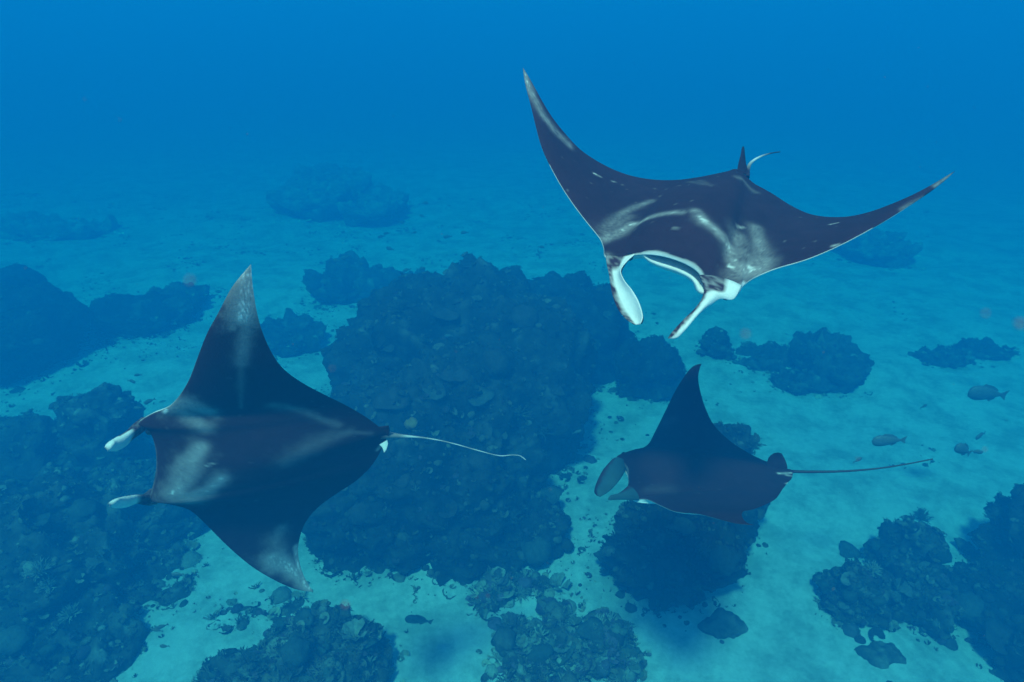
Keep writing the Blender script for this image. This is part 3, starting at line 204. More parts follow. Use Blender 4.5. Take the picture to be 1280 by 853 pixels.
def ray_surface(front, back, S, nu=221, nt=64, nb=26, nc=8):
    """Rows run from the right wing tip to the left one; every row is one closed
    fore-and-aft section: mouth roof, back, belly, mouth floor."""
    f = resample(front, nu); b = resample(back, nu)
    q = np.linspace(-1, 1, nu)
    x = q                                                       # -1 right tip .. 1 left tip
    ax = np.abs(x)
    mouth = np.clip(1 - (ax / .112) ** 4, 0, 1) ** .5           # opening between the cephalic fins
    dome = np.exp(-(ax / .20) ** 2)
    tip = np.clip((1 - ax) / .12, 0, 1) ** .5
    Tt = S * (.085 * dome + .030 * (1 - ax) + .006) * tip
    Tb = S * (.075 * dome + .022 * (1 - ax) + .005) * tip
    drop = S * .040 * mouth ** 1.3; rec = .004 * mouth; deep = .16 * mouth
    chord = b - f
    cl = np.linalg.norm(chord, axis=1, keepdims=True) + 1e-9
    # local normal of the ruled sheet
    span = np.gradient((f + b) / 2, axis=0)
    nrm = np.cross(chord, span); nrm /= np.linalg.norm(nrm, axis=1, keepdims=True) + 1e-9
    nrm[nrm[:, 2] < 0] *= -1
    k = np.ones(9) / 9.
    npad = np.concatenate([np.repeat(nrm[:1], 4, 0), nrm, np.repeat(nrm[-1:], 4, 0)])
    nrm = np.stack([np.convolve(npad[:, c], k, 'valid') for c in range(3)], 1)
    nrm /= np.linalg.norm(nrm, axis=1, keepdims=True)
    def foil(v, p=.55):
        g = v ** p * (1 - v) ** 1.15
        return g / .46
    rows = []; V = []; part = []
    vt = (1 - np.cos(np.linspace(0, np.pi, nt))) / 2
    vb = (1 - np.cos(np.linspace(0, np.pi, nb))) / 2
    cols = []
    for s in np.linspace(1, .12, nc):                           # roof of the mouth, inside to lip
        cols.append(('r', s))
    for v in vt: cols.append(('t', v))
    for v in vb[::-1][1:]: cols.append(('b', v))
    for s in np.linspace(.12, 1, nc)[:-1]:                      # floor of the mouth, lip to inside
        cols.append(('f', s))
    P = np.zeros((nu, len(cols), 3))
    for j, (kd, v) in enumerate(cols):
        if kd == 't':
            P[:, j] = f + chord * v + nrm * (Tt * foil(v))[:, None]
        elif kd == 'b':
            off = rec[:, None] * (1 - v)
            h = Tb * foil(v, .5) + drop * (1 - v) ** 1.5
            P[:, j] = f + chord * (off + v * (1 - 0)) * np.clip(1 - 0 * off, 0, 1) - nrm * h[:, None]
            P[:, j] = f + chord * (rec[:, None] + v * (1 - rec[:, None])) - nrm * h[:, None]
        elif kd == 'r':
            P[:, j] = f + chord * (deep * v)[:, None] - nrm * (drop * (.5 * v ** 1.5 + .10 * np.sin(np.pi * min(v, .999))) + S * .004 * mouth)[:, None]
        else:
            dd = rec + (deep - rec) * v
            P[:, j] = f + chord * dd[:, None] - nrm * (drop * (1 - .5 * v ** 1.5 - .06 * np.sin(np.pi * v)))[:, None]
    return P, cols, vt, x


MANTA_LABEL = {
    1: 'large black manta ray swimming towards the viewer with wings raised and white-lined head fins unrolled',
    2: 'black manta ray banking on the left, with pale wing tips and white-tipped head fins',
    3: 'smaller plain black manta ray heading left with a long thin tail trailing behind'}
ROOT = np.array((.036, .013, .017)); WHITE = np.array((.80, .79, .76)); GREY = np.array((.34, .32, .31))


def nz3(P, s, o=0.):
    return np.array([noise.noise(Vector((p[0] * s + o, p[1] * s - o, p[2] * s + 2 * o))) for p in P])


def paddle(a, b, thick, bow, sign, n=34, k=22):
    a = resample(a, n); b = resample(b, n); mid = (a + b) / 2
    along = np.gradient(mid, axis=0); wid = b - a
    nr = np.cross(along, wid); nr /= np.linalg.norm(nr, axis=1, keepdims=True) + 1e-9; nr *= sign
    for _ in range(3):
        nr[1:-1] = (nr[:-2] + nr[1:-1] * 2 + nr[2:]) / 4
    nr /= np.linalg.norm(nr, axis=1, keepdims=True) + 1e-9
    u = np.linspace(0, 1, n); env = np.clip((1.0 - u) / .10, 0, 1) ** .5 * .92 + .08
    th = np.linspace(0, 2 * np.pi, k, endpoint=False)
    s = (1 - np.cos(th)) / 2; h = np.sin(th)
    P = a[:, None] + wid[:, None] * s[None, :, None] + nr[:, None] * ((bow * 4 * s * (1 - s))[None, :] * env[:, None]
        + (thick / 2) * h[None, :] * env[:, None])[..., None]
    F = grid_faces(n, k, True)
    V = P.reshape(-1, 3); V = np.vstack([V, P[0].mean(0), P[-1].mean(0)])
    cap = [(j, (j + 1) % k, len(V) - 2, len(V) - 2) for j in range(k)] + [((n - 1) * k + (j + 1) % k, (n - 1) * k + j, len(V) - 1, len(V) - 1) for j in range(k)]
    U = np.concatenate([np.repeat(u, k), [0, 1]]); Sx = np.concatenate([np.tile(s, n), [.5, .5]]); H = np.concatenate([np.tile(h, n), [0, 0]])
    F3 = np.concatenate([F[:, [0, 1, 2]], F[:, [0, 2, 3]], np.array(cap)[:, :3]])
    return V, F3, U, Sx, H


def manta(i):
    D = RAYS[i]; S = D['S']; Rm = np.array(D['R']); t = D['t']
    root = empty('manta_ray'); root.matrix_world = Matrix([[*Rm[r], t[r]] for r in range(3)] + [[0, 0, 0, 1]])
    tag(root, MANTA_LABEL[i], 'manta ray', 'manta rays gliding over the reef')
    P, cols, vt, x = ray_surface(D['front'], D['back'], S, nu=281, nt=96, nb=34, nc=9)
    nu, nc_ = P.shape[:2]; ax = np.abs(x)
    kind = np.array([c[0] for c in cols]); vv = np.array([c[1] for c in cols])
    tj = np.where(kind == 't')[0]
    col = np.zeros((nu, nc_, 3)); col[:] = ROOT
    # white belly, dusky towards the wing tips
    bj = np.where(kind == 'b')[0]
    bel = nz3(P[:, bj].reshape(-1, 3), 3., 5).reshape(nu, -1)
    edge = np.clip((ax[:, None] - .72 + .12 * bel) / .2, 0, 1)[..., None]
    col[:, bj] = WHITE * (1 - edge) + GREY * .45 * edge
    for j in np.where(kind == 'f')[0]: col[:, j] = WHITE
    for j in np.where(kind == 'r')[0]: col[:, j] = GREY * (1.3 if vv[j] < .5 else .8)
    # back: paint strokes worn into the dark skin
    T = P[:, tj]; TP = T.reshape(-1, 3)
    m = np.zeros(len(TP))
    n1 = nz3(TP, 7. / S, 1.); n2 = nz3(TP, 24. / S, 2.); n3 = nz3(TP, 3. / S, 3.); n5 = nz3(TP * (1, 3, 1), 55. / S, 8.)
    for pts, w0, w1, st in D['strokes']:
        loc = []
        for xx, v in pts:
            r = (xx + 1) / 2 * (nu - 1); r0 = min(int(r), nu - 2); fr = r - r0
            c = np.interp(v, vt, np.arange(len(vt))); c0 = min(int(c), len(vt) - 2); fc = c - c0
            loc.append((T[r0, c0] * (1 - fr) + T[r0 + 1, c0] * fr) * (1 - fc) + (T[r0, c0 + 1] * (1 - fr) + T[r0 + 1, c0 + 1] * fr) * fc)
        L = len(loc) - 1
        best = np.zeros(len(TP))
        for q in range(L):
            a, b = loc[q], loc[q + 1]; ab = b - a; l2 = ab @ ab + 1e-12
            h = np.clip(((TP - a) @ ab) / l2, 0, 1); d = np.linalg.norm(TP - a - h[:, None] * ab, axis=1)
            ww = (w0 + (w1 - w0) * (q + h) / L) * S
            d = d * (1 + .45 * n1 + .40 * n2 + .25 * n5)
            best = np.maximum(best, np.exp(-(d / ww) ** 2.2 * .8))
        m = np.maximum(m, best * st)
    n6 = nz3(TP * (1, 2.2, 1), 90. / S, 11.); thin = m * (1 + (.5 * n2 + .3 * n1 + .6 * n5 + .45 * n6) * (1 if i == 1 else .45))
    thin = np.clip(thin, 0, 1.2)
    cc = ROOT * (1 + .22 * n3[:, None] + .10 * n2[:, None])
    alb = cc * (1 - np.clip(thin, 0, 1)[:, None]) + (GREY * (.85 if i == 1 else 1.05)) * np.clip(thin, 0, 1)[:, None]
    hot = np.clip((thin - 1.0) / .25, 0, 1)[:, None]; alb = alb * (1 - hot) + WHITE * hot
    # nicks and specks
    sp = np.clip((nz3(TP, 46. / S, 9.) - .66) / .08, 0, 1) * (.30 if i == 1 else .1)
    alb = alb * (1 - sp[:, None]) + GREY * sp[:, None]
    alb = alb.reshape(nu, -1, 3)
    # white lip and leading edge
    lip = np.clip(1 - (vt[None, :] / (.003 + .006 * (ax[:, None] < .115) * (.8 + .4 * np.sin(x * 60)[:, None]))), 0, 1) ** .6
    lip = lip * np.where(ax < .62, 1, 0)[:, None] * (.95, .12, .3)[i - 1]
    alb = alb * (1 - lip[..., None]) + WHITE * lip[..., None]
    col[:, tj] = alb
    F = grid_faces(nu, nc_, True)
    body = mesh('body', P.reshape(-1, 3), F, M_SKIN, root, col.reshape(-1, 3))
    # fins and tail
    for k, e in D['fins'].items():
        if k == 'tail':
            c = resample(e[0], 48); r0, r1 = e[1], e[2]; n = 48
            tg = np.gradient(c, axis=0); tg /= np.linalg.norm(tg, axis=1, keepdims=True)
            s1 = np.cross(tg, (0, 0, 1.)); s1 /= np.linalg.norm(s1, axis=1, keepdims=True) + 1e-9; s2 = np.cross(s1, tg)
            th = np.linspace(0, 2 * np.pi, 8, endpoint=False); rr = r1 + (r0 - r1) * (1 - np.linspace(0, 1, n)) ** (9 if i == 2 else 1.6)
            V = c[:, None] + rr[:, None, None] * (np.cos(th)[None, :, None] * s1[:, None] + np.sin(th)[None, :, None] * s2[:, None])
            u = np.linspace(0, 1, n)
            pale = {1: np.clip(1 - abs(u - .45) / .35, 0, 1), 2: .75 * np.clip(u * 6, 0, 1) * (.75 + .25 * np.sin(u * 40)), 3: 0 * u}[i]
            cc = ROOT * (1 - pale[:, None]) + WHITE * pale[:, None]
            mesh('tail', V.reshape(-1, 3), grid_faces(n, 8, True), M_TAIL, root, np.repeat(cc, 8, 0)); continue
        a, b, thk, bow, sg = e
        V, F3, U, Sx, H = paddle(a, b, thk, bow, sg)
        nn = nz3(V, 22., 4.); n4 = nz3(V, 60., 6.)
        if k.startswith('lobe'):
            # white lining, dark outer skin that rolls over the outer rim and speckles
            rim = np.clip(((.26 if i < 3 else .34) + .08 * nn - Sx) / .10, 0, 1) if k == 'lobe_r' else np.clip((.20 + .05 * nn - Sx) / .08, 0, 1)
            dark = np.clip(rim + (H < -.15), 0, 1)
            if i == 1 and k == 'lobe_r': dark = np.clip(dark + np.clip((.24 - U) / .08, 0, 1) * (Sx < .6), 0, 1)
            if i == 1 and k == 'lobe_l': dark = np.clip(dark + np.clip((.30 + .1 * nn - U) / .08, 0, 1) * (Sx < .62 + .2 * nn), 0, 1)
            if i == 2: dark = np.clip(dark * (U < .66) + np.clip((.50 + .05 * nn - U) / .1, 0, 1), 0, 1)
            if i == 3: dark = np.clip(dark + (.95 if k == 'lobe_r' else .95), 0, 1)
            speck = np.clip(.35 + 2.4 * n4 + 1.2 * nn, 0, 1) * (.7, .25, .03)[i - 1]
            dk = ROOT * 1.3 * (1 - speck[:, None]) + GREY * 1.1 * speck[:, None]
            lining = np.array((.035, .085, .10)) if i == 3 else WHITE         # small ray's white lining toned blue, water haze put into its colour
            if i == 3: dark = rim
            cc = lining * (1 - dark[:, None]) + dk * dark[:, None]
            nm = 'cephalic_fin'
        elif k == 'pelvic': cc = WHITE * .9 * np.ones((len(V), 1)); nm = 'pelvic_fin'
        else:
            cc = ROOT * (1 + .3 * nn[:, None]); nm = 'dorsal_fin'
        mesh(nm, V, F3, M_SKIN, root, cc)
    # eyes on the outer sides of the head
    for sx in (-1, 1):
        r = int((sx * .150 + 1) / 2 * (nu - 1)); p = P[r, bj[-1]] * .5 + P[r, tj[0]] * .5
        mid = P[nu // 2, tj[0]]; out = p - mid; out /= np.linalg.norm(out)
        a = np.linspace(0, np.pi, 9)[:, None]; b = np.linspace(0, 2 * np.pi, 14, endpoint=False)[None, :]
        V = np.stack([np.sin(a) * np.cos(b), np.sin(a) * np.sin(b), np.cos(a) + 0 * b], -1).reshape(-1, 3) * .022 * S / 1.4
        mesh('eye', V + p + out * .004, grid_faces(9, 14, True), M_EYE, root)
for i in (1, 2, 3): manta(i)


# ---------------------------------------------------------------- reef
def icosphere(n):
    import bmesh
    bm = bmesh.new(); bmesh.ops.create_icosphere(bm, subdivisions=n, radius=1)
    V = np.array([v.co[:] for v in bm.verts]); F = np.array([[v.index for v in f.verts] for f in bm.faces]); bm.free(); return V, F
ICO = {n: icosphere(n) for n in (1, 2, 3, 4, 5, 6)}


def tube(p0, p1, r0, r1, k=5):
    p0, p1 = np.array(p0, float), np.array(p1, float); d = p1 - p0; d /= np.linalg.norm(d)
    s = np.cross(d, (.3, .5, .8)); s /= np.linalg.norm(s); q = np.cross(d, s)
    a = np.linspace(0, 2 * np.pi, k, endpoint=False)
    ring = lambda p, r: p + r * (np.cos(a)[:, None] * s + np.sin(a)[:, None] * q)
    V = np.vstack([ring(p0, r0), ring(p1, r1), p1 + d * r1 * .8]); F = []
    for j in range(k):
        j2 = (j + 1) % k; F += [(j, j2, k + j2), (j, k + j2, k + j), (k + j, k + j2, 2 * k)]
    return V, np.array(F)


def merge(parts):
    V, F, o = [], [], 0
    for v, f in parts: V.append(v); F.append(f + o); o += len(v)
    return np.vstack(V), np.vstack(F)


def proto_branch(n, spread, w=1.0):
    ps = []
    for _ in range(n):
        a = random.uniform(0, 6.28); el = random.uniform(.1, 1) * spread; d = np.array((math.cos(a) * math.sin(el), math.sin(a) * math.sin(el), math.cos(el)))
        b = d * random.uniform(.4, .8); ps.append(tube(d * 0, b, .10 * w, .07 * w, 4))
        for _ in range(2):
            e = d + np.random.normal(0, .35, 3); e[2] = abs(e[2]); ps.append(tube(b, b + e / np.linalg.norm(e) * random.uniform(.25, .45), .07 * w, .035 * w, 4))
    return merge(ps)


def proto_plate():
    k = 16; a = np.linspace(0, 2 * np.pi, k, endpoint=False); r = 1 + .16 * np.sin(a * 3 + random.uniform(0, 6)) + np.random.uniform(-.09, .09, k)
    rings = []
    for f, z in ((.12, -.25), (.5, .02), (1, .16), (1.02, .20), (.6, .10), (.05, .05)):
        rings.append(np.stack([np.cos(a) * r * f, np.sin(a) * r * f, z + .03 * np.sin(a * 5) * f + 0 * a], 1))
    F = grid_faces(6, k, True); return np.vstack(rings), np.concatenate([F[:, [0, 1, 2]], F[:, [0, 2, 3]]])


def proto_dome(n=2):
    V, F = ICO[n]; V = V.copy(); o = random.uniform(0, 50)
    d = np.array([noise.noise(Vector(v) * 2.2 + Vector((o, 0, 0))) + .4 * noise.noise(Vector(v) * 5 + Vector((0, o, 0))) for v in V])
    V = V * (1 + .28 * d)[:, None]; V[:, 2] *= .75; return V, F


def proto_leaf():
    ps = []
    for _ in range(7):
        a = random.uniform(0, 6.28); u = np.linspace(-1, 1, 5); h = np.linspace(0, 1, 4); L = []
        for hh in h:
            for uu in u:
                rr = .15 + .75 * hh; an = a + uu * .55; L.append((math.cos(an) * rr, math.sin(an) * rr, .75 * hh ** .8 + .12 * math.sin(uu * 5 + hh * 4)))
        g = grid_faces(4, 5); ps.append((np.array(L), np.concatenate([g[:, [0, 1, 2]], g[:, [0, 2, 3]]])))
    return merge(ps)


PROTO = [proto_dome() for _ in range(5)] + [proto_branch(7, 1.1) for _ in range(4)] + [proto_plate() for _ in range(3)] + [proto_leaf() for _ in range(2)]
PW = [1.6] * 5 + [9] * 4 + [.8] * 3 + [6.0] * 2
TINTS = np.array([(.10, .08, .05), (.07, .07, .05), (.13, .11, .08), (.06, .05, .05), (.16, .15, .12), (.09, .06, .08), (.20, .18, .13), (.05, .06, .05)])


def scatter(pos, nor, size, parent, name, bright=1.0):
    byp = {}
    ch = random.choices(range(len(PROTO)), PW, k=len(pos)); VV, FF, CC, o = [], [], [], 0
    for p, n, s, c in zip(pos, nor, size, ch):
        V, F = PROTO[c]; z = np.array(n) * .6 + np.array((0, 0, .6)) + np.random.normal(0, .15, 3); z /= np.linalg.norm(z)
        a = np.random.normal(size=3); xx = np.cross(a, z); xx /= np.linalg.norm(xx); yy = np.cross(z, xx)
        sc = s * np.array((random.uniform(.8, 1.2), random.uniform(.8, 1.2), random.uniform(.7, 1.1)))
        VV.append((V * sc) @ np.stack([xx, yy, z]) + p - z * s * .15); FF.append(F + o); o += len(V)
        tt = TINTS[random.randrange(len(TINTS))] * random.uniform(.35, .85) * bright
        if random.random() < .02: tt = tt * 1.4
        CC.append(np.repeat(tt[None], len(V), 0))
    ob = mesh(name, np.vstack(VV), np.vstack(FF), M_CORAL, parent, np.vstack(CC)); ob['kind'] = 'stuff'
    return ob


def rock(c, r, sub, parent, name='rock', rough=1.0, cover=0, csize=(.022, .065), bright=1.0):
    V, F = ICO[sub]; V = V.copy(); o = Vector((random.uniform(0, 90), random.uniform(0, 90), random.uniform(0, 90)))
    rm = sum(r) / 3; D = np.zeros(len(V)); K = np.zeros(len(V)); T = np.zeros(len(V))
    sq = np.sign(V) * np.abs(V) ** .90 if max(r) > .5 else V.copy()         # blockier than a ball
    sm = np.clip((V[:, 2] + .15) / .75, 0, 1); sm = sm * sm * (3 - 2 * sm)
    if max(r) > .5: sq[:, :2] *= (.76 + .26 * sm)[:, None]                  # undercut foot, spreading head
    for q, v in enumerate(sq):
        p = Vector((v[0] * r[0], v[1] * r[1], v[2] * r[2]))
        a = noise.fractal(p * (1.0 / max(.5, rm * .7)) + o, .8, 2.1, 3)
        rg = noise.ridged_multi_fractal(p * 1.5 + o, .9, 2.2, 5, 1.0, 2.0) - 1.1
        b = noise.noise(p * 2.6 + o); d1 = noise.fractal(p * 7 + o, .7, 2.2, 3)
        D[q] = (.40 * a * min(rm, 1.6) + .25 * rg * min(rm, 1) + .10 * b * min(rm, 1) + .055 * d1 * min(1, rm * 2)) * rough
        K[q] = -rg; T[q] = .8 * b + .7 * d1
    N = V / np.array(r); N /= np.linalg.norm(N, axis=1, keepdims=True)
    P = sq * np.array(r)
    P = P + N * D[:, None]
    P += np.array(c)
    keep = P[F][:, :, 2].max(1) > -.6; F2 = F[keep]
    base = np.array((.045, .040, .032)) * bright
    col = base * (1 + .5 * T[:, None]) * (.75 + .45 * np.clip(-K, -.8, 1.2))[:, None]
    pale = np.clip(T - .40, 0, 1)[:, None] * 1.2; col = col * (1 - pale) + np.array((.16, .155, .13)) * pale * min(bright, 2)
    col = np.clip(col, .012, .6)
    P0 = P - np.array(c)
    ob = mesh(name, P0, F2, M_ROCK, parent, col); ob.location = np.array(c) - (np.array(parent.location) if parent else 0)
    if cover:
        tri = P[F2]; n = np.cross(tri[:, 1] - tri[:, 0], tri[:, 2] - tri[:, 0]); ar = np.linalg.norm(n, axis=1); n /= ar[:, None] + 1e-12
        wgt = ar * np.clip(n[:, 2] + .75, .05, 1.6) * (tri[:, :, 2].mean(1) > 0)
        idx = np.random.choice(len(F2), cover, p=wgt / wgt.sum()); bc = np.random.dirichlet((1, 1, 1), cover)
        pos = (tri[idx] * bc[:, :, None]).sum(1) - (np.array(parent.location) if parent else 0)
        sz = np.random.uniform(csize[0], csize[1], cover) * np.random.choice([1, 1, 1, 1.7], cover)
        scatter(pos, n[idx], sz, parent, 'coral_growth', bright)
    return ob


def reef(name, label, lobes, group=None, cat='coral reef', csize=(.022, .065), bright=1.0, base=None):
    c0 = base or (lobes[0][0][0], lobes[0][0][1], 0)
    e = empty(name, c0); tag(e, label, cat, group)
    pos, sz = [], []
    for c, r, sub, cov in lobes:
        for _ in range(int(42 * (r[0] + r[1]) * (1.6 if cat == 'coral reef' else .8))):
            a = random.uniform(0, 6.283); f = random.uniform(.75, 1.0) + abs(random.gauss(0, .16)); x = c[0] + math.cos(a) * r[0] * f; y = c[1] + math.sin(a) * r[1] * f
            pos.append((x - c0[0], y - c0[1], bed_height(x, y))); sz.append(random.uniform(.015, .07) / max(.8, f) * random.choice([1, 1, 1, 2.2]))
    scatter(np.array(pos), [(0, 0, 1)] * len(pos), sz, e, 'coral_skirt', bright * 1.5)
    for c, r, sub, cov in lobes: rock(c, r, sub, e, cover=int(cov * 2.6), csize=csize, bright=bright)
    return e


G = 'coral reefs rising from the sand'
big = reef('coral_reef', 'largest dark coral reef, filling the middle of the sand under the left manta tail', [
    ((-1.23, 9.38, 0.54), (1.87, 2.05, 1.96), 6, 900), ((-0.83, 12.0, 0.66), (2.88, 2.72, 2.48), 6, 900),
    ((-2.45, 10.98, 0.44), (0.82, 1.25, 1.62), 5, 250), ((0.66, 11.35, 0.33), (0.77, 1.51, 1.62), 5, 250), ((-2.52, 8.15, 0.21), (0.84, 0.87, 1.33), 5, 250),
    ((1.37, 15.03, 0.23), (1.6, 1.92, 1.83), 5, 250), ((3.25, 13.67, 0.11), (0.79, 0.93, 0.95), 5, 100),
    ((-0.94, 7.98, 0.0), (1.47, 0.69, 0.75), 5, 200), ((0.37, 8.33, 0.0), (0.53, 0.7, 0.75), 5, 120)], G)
mid_reef = reef('coral_reef', 'steep coral reef below the smaller manta on the right', [
    ((2.4, 7.5, 0.31), (0.99, 0.92, 1.22), 6, 500), ((3.55, 8.66, 0.53), (0.66, 0.77, 1.37), 5, 350), ((3.05, 8.08, 0.32), (0.79, 0.7, 1.05), 5, 150)], G)
left_reef = reef('coral_reef', 'wide low coral reef at the left edge under the left manta head', [
    ((-7.32, 7.75, 0.1), (1.88, 1.61, 1.23), 6, 700), ((-6.14, 8.8, 0.0), (1.06, 1.06, 0.89), 5, 300), ((-7.78, 10.23, 0.43), (0.65, 0.74, 1.23), 5, 120),
    ((-6.63, 5.85, -0.2), (1.53, 0.99, 0.67), 5, 300), ((-5.51, 7.3, -0.21), (0.62, 0.68, 0.48), 5, 120), ((-9.49, 9.39, 0.11), (1.39, 1.32, 0.92), 5, 200)], G, bright=1.9)
reef('coral_reef', 'shadowy coral reef at the far left edge, behind the wide low one', [
    ((-13.31, 14.75, 0.23), (2.39, 1.91, 1.54), 5, 300), ((-10.72, 17.23, 0.0), (1.4, 1.29, 0.79), 4, 60), ((-15.33, 16.56, 0.23), (1.86, 2.27, 1.47), 4, 60)], G)
low_reef = reef('coral_reef', 'rounded coral reef at the bottom edge below the left manta lower wing tip', [
    ((-2.5, 5.68, -0.1), (0.87, 0.71, 0.64), 6, 350), ((-3.34, 5.25, -0.1), (0.81, 0.65, 0.5), 5, 200)], G, csize=(.03, .09), bright=2.0)
broken_reef = reef('coral_reef', 'broken coral reef with pale patches at the bottom middle edge', [
    ((0.56, 6.01, -0.1), (0.82, 0.49, 0.4), 5, 220), ((1.28, 6.07, -0.1), (0.56, 0.44, 0.37), 5, 150), ((0.3, 5.25, -0.15), (0.76, 0.49, 0.43), 5, 200),
    ((0.16, 6.96, -0.21), (0.78, 0.51, 0.41), 5, 200)], G, csize=(.03, .10), bright=2.8)
squat_reef = reef('coral_reef', 'squat coral reef on the right, left of the tall one at the right edge', [
    ((5.11, 6.79, 0.0), (0.57, 0.47, 0.67), 6, 350), ((5.94, 6.79, 0.0), (0.46, 0.56, 0.67), 5, 200), ((6.26, 7.64, 0.0), (0.44, 0.46, 0.78), 5, 150)], G, bright=1.5)
tall_reef = reef('coral_reef', 'tall dark coral reef at the lower right edge', [
    ((8.36, 7.28, 0.21), (1.17, 0.97, 1.23), 6, 500), ((7.39, 5.85, 0.0), (0.92, 0.75, 0.68), 5, 250), ((7.06, 6.73, 0.0), (0.56, 0.57, 0.68), 5, 150)], G)

PG = 'small coral outcrops scattered over the sand'
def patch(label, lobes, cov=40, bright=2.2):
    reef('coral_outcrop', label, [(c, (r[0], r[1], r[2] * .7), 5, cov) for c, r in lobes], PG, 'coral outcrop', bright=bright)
patch('curved coral outcrop on open sand right of the large manta head', [((7.91, 14.34, 0.11), (0.85, 1.34, 0.75)), ((6.69, 14.73, 0.0), (1.02, 0.61, 0.38)), ((5.42, 15.15, 0.11), (0.48, 0.55, 0.7)), ((7.28, 13.66, 0.0), (1.01, 0.53, 0.37))])
patch('pair of low coral outcrops beyond the fish near the right edge', [((11.22, 14.73, 0.0), (0.79, 0.47, 0.38)), ((12.41, 15.13, 0.0), (0.91, 0.48, 0.38))])
patch('round dark coral outcrop left of the left manta upper wing tip', [((-10.31, 17.54, 0.12), (0.94, 1.59, 0.79))])
patch('flat coral outcrop just right of the left manta upper wing tip', [((-6.09, 15.96, 0.0), (0.98, 1.11, 0.6))])
patch('dim coral outcrop behind the left shoulder of the largest reef', [((-5.53, 19.91, 0.12), (1.32, 1.82, 0.92)), ((-3.81, 19.01, 0.12), (1.19, 1.34, 0.91))])
patch('farthest big coral outcrop, a faint dark smudge left of the large manta', [((-9.26, 31.61, 0.41), (2.32, 4.18, 1.32)), ((-6.39, 29.58, 0.27), (1.46, 2.61, 0.9))], bright=7)  # rock and coral paled to fade out, distance haze put into the colour
patch('faint coral outcrop under the right wing of the large manta', [((13.84, 24.21, 0.13), (1.51, 2.33, 0.85))], bright=6)  # paler tint, with the water haze painted into it
patch('faint coral outcrop above the far left reef', [((-19.94, 26.68, 0.0), (3.09, 1.74, 0.5))], bright=8)  # tint raised to look faint, haze mixed into the colour
patch('cluster of small coral outcrops on the sand below the left manta lower wing', [((-3.87, 6.79, 0.0), (0.33, 0.28, 0.21)), ((-3.31, 6.85, 0.0), (0.23, 0.22, 0.19)), ((-3.65, 6.45, 0.0), (0.41, 0.2, 0.19)), ((-4.12, 6.51, 0.0), (0.19, 0.17, 0.13))], 16)

BG = 'loose boulders lying on the sand'
def boulder(label, c, r):
    e = rock(c, r, 5, None, 'boulder', rough=1.3, bright=2.6); tag(e, label, 'boulder', BG)
boulder('round boulder at the foot of the steep reef below the small manta', (3.01, 6.41, 0.08), (0.27, 0.24, 0.2))
boulder('long flat boulder lying below the squat reef on the right', (5.06, 6.01, 0.03), (0.43, 0.18, 0.11))
boulder('small boulder on the sand at the lower right, alone', (4.98, 5.52, 0.03), (0.16, 0.15, 0.11))
boulder('small boulder on bare sand near the bottom, right of the broken reef', (2.5, 5.68, 0.02), (0.1, 0.09, 0.07))

# loose rubble on the sand (nobody could count it)
def rubble():
    e = None; pos, nor, sz = [], [], []
    tries = 0
    while len(pos) < 6000 and tries < 60000:
        tries += 1
        y = random.uniform(3.6, 34); x = random.uniform(-1, 1) * (4 + y * .85)
        d = noise.noise(Vector((x * .55, y * .55, 9.))) + .5 * noise.noise(Vector((x * 1.7, y * 1.7, 2.)))
        if d + random.uniform(-.25, .25) < .28 + .35 * (x > 2.5 + .1 * y): continue
        pos.append((x, y, bed_height(x, y))); nor.append((0, 0, 1)); sz.append(random.uniform(.010, .032) * (1 + y * .03) * random.choice([1, 1, 1, 1.8]))
    ob = scatter(np.array(pos), nor, sz, None, 'coral_rubble', 2.6); tag(ob, 'broken coral rubble strewn over the sand', 'coral rubble')
rubble()

# big table corals one can pick out on the largest reef
def on_reef(px, py, zs=(3.4, 3.2, 3.0, 2.8, 2.6, 2.4, 2.2, 2.0, 1.8, 1.5, 1.2)):
    dg = bpy.context.evaluated_depsgraph_get(); r = sight(px, py)
    hit, loc, n, *_ = scene.ray_cast(dg, Vector((0, 0, CAM_Z)) + r * 6.4, r, distance=12)
    return (loc, n) if hit else (at(px, py, 1.5), Vector((0, 0, 1)))


def corals(parent, spots):
    inv = np.array(parent.location)
    for px, py, s, kd, tint in spots:
        s *= .8; loc, n = on_reef(px, py)
        if kd == 'plate': V, F = proto_plate(); nm = 'table_coral'; z = np.array((0, -.25, 1.))
        elif kd == 'branch': V, F = proto_branch(46, 1.35, .55); nm = 'branching_coral'; z = np.array((0, -.2, 1.))
        elif kd == 'leaf': V, F = proto_leaf(); nm = 'leaf_coral'; z = np.array(n)
        else: V, F = proto_dome(3); nm = 'boulder_coral'; z = np.array(n) * .5 + np.array((0, 0, .6))
        z = z / np.linalg.norm(z); xx = np.cross((0, 1, .1), z); xx /= np.linalg.norm(xx); yy = np.cross(z, xx)
        W = (V * s) @ np.stack([xx, yy, z])
        cc = np.array(tint) * np.clip(1 + .3 * nz3(W, 14., 3.), .5, 1.5)[:, None]
        o = mesh(nm, W, F, M_CORAL, parent, cc); o.location = np.array(loc) + z * s * .12 - inv
bpy.context.view_layer.update()
PALE = (.11, .105, .09); TEAL = (.07, .075, .065); BRN = (.055, .045, .04)
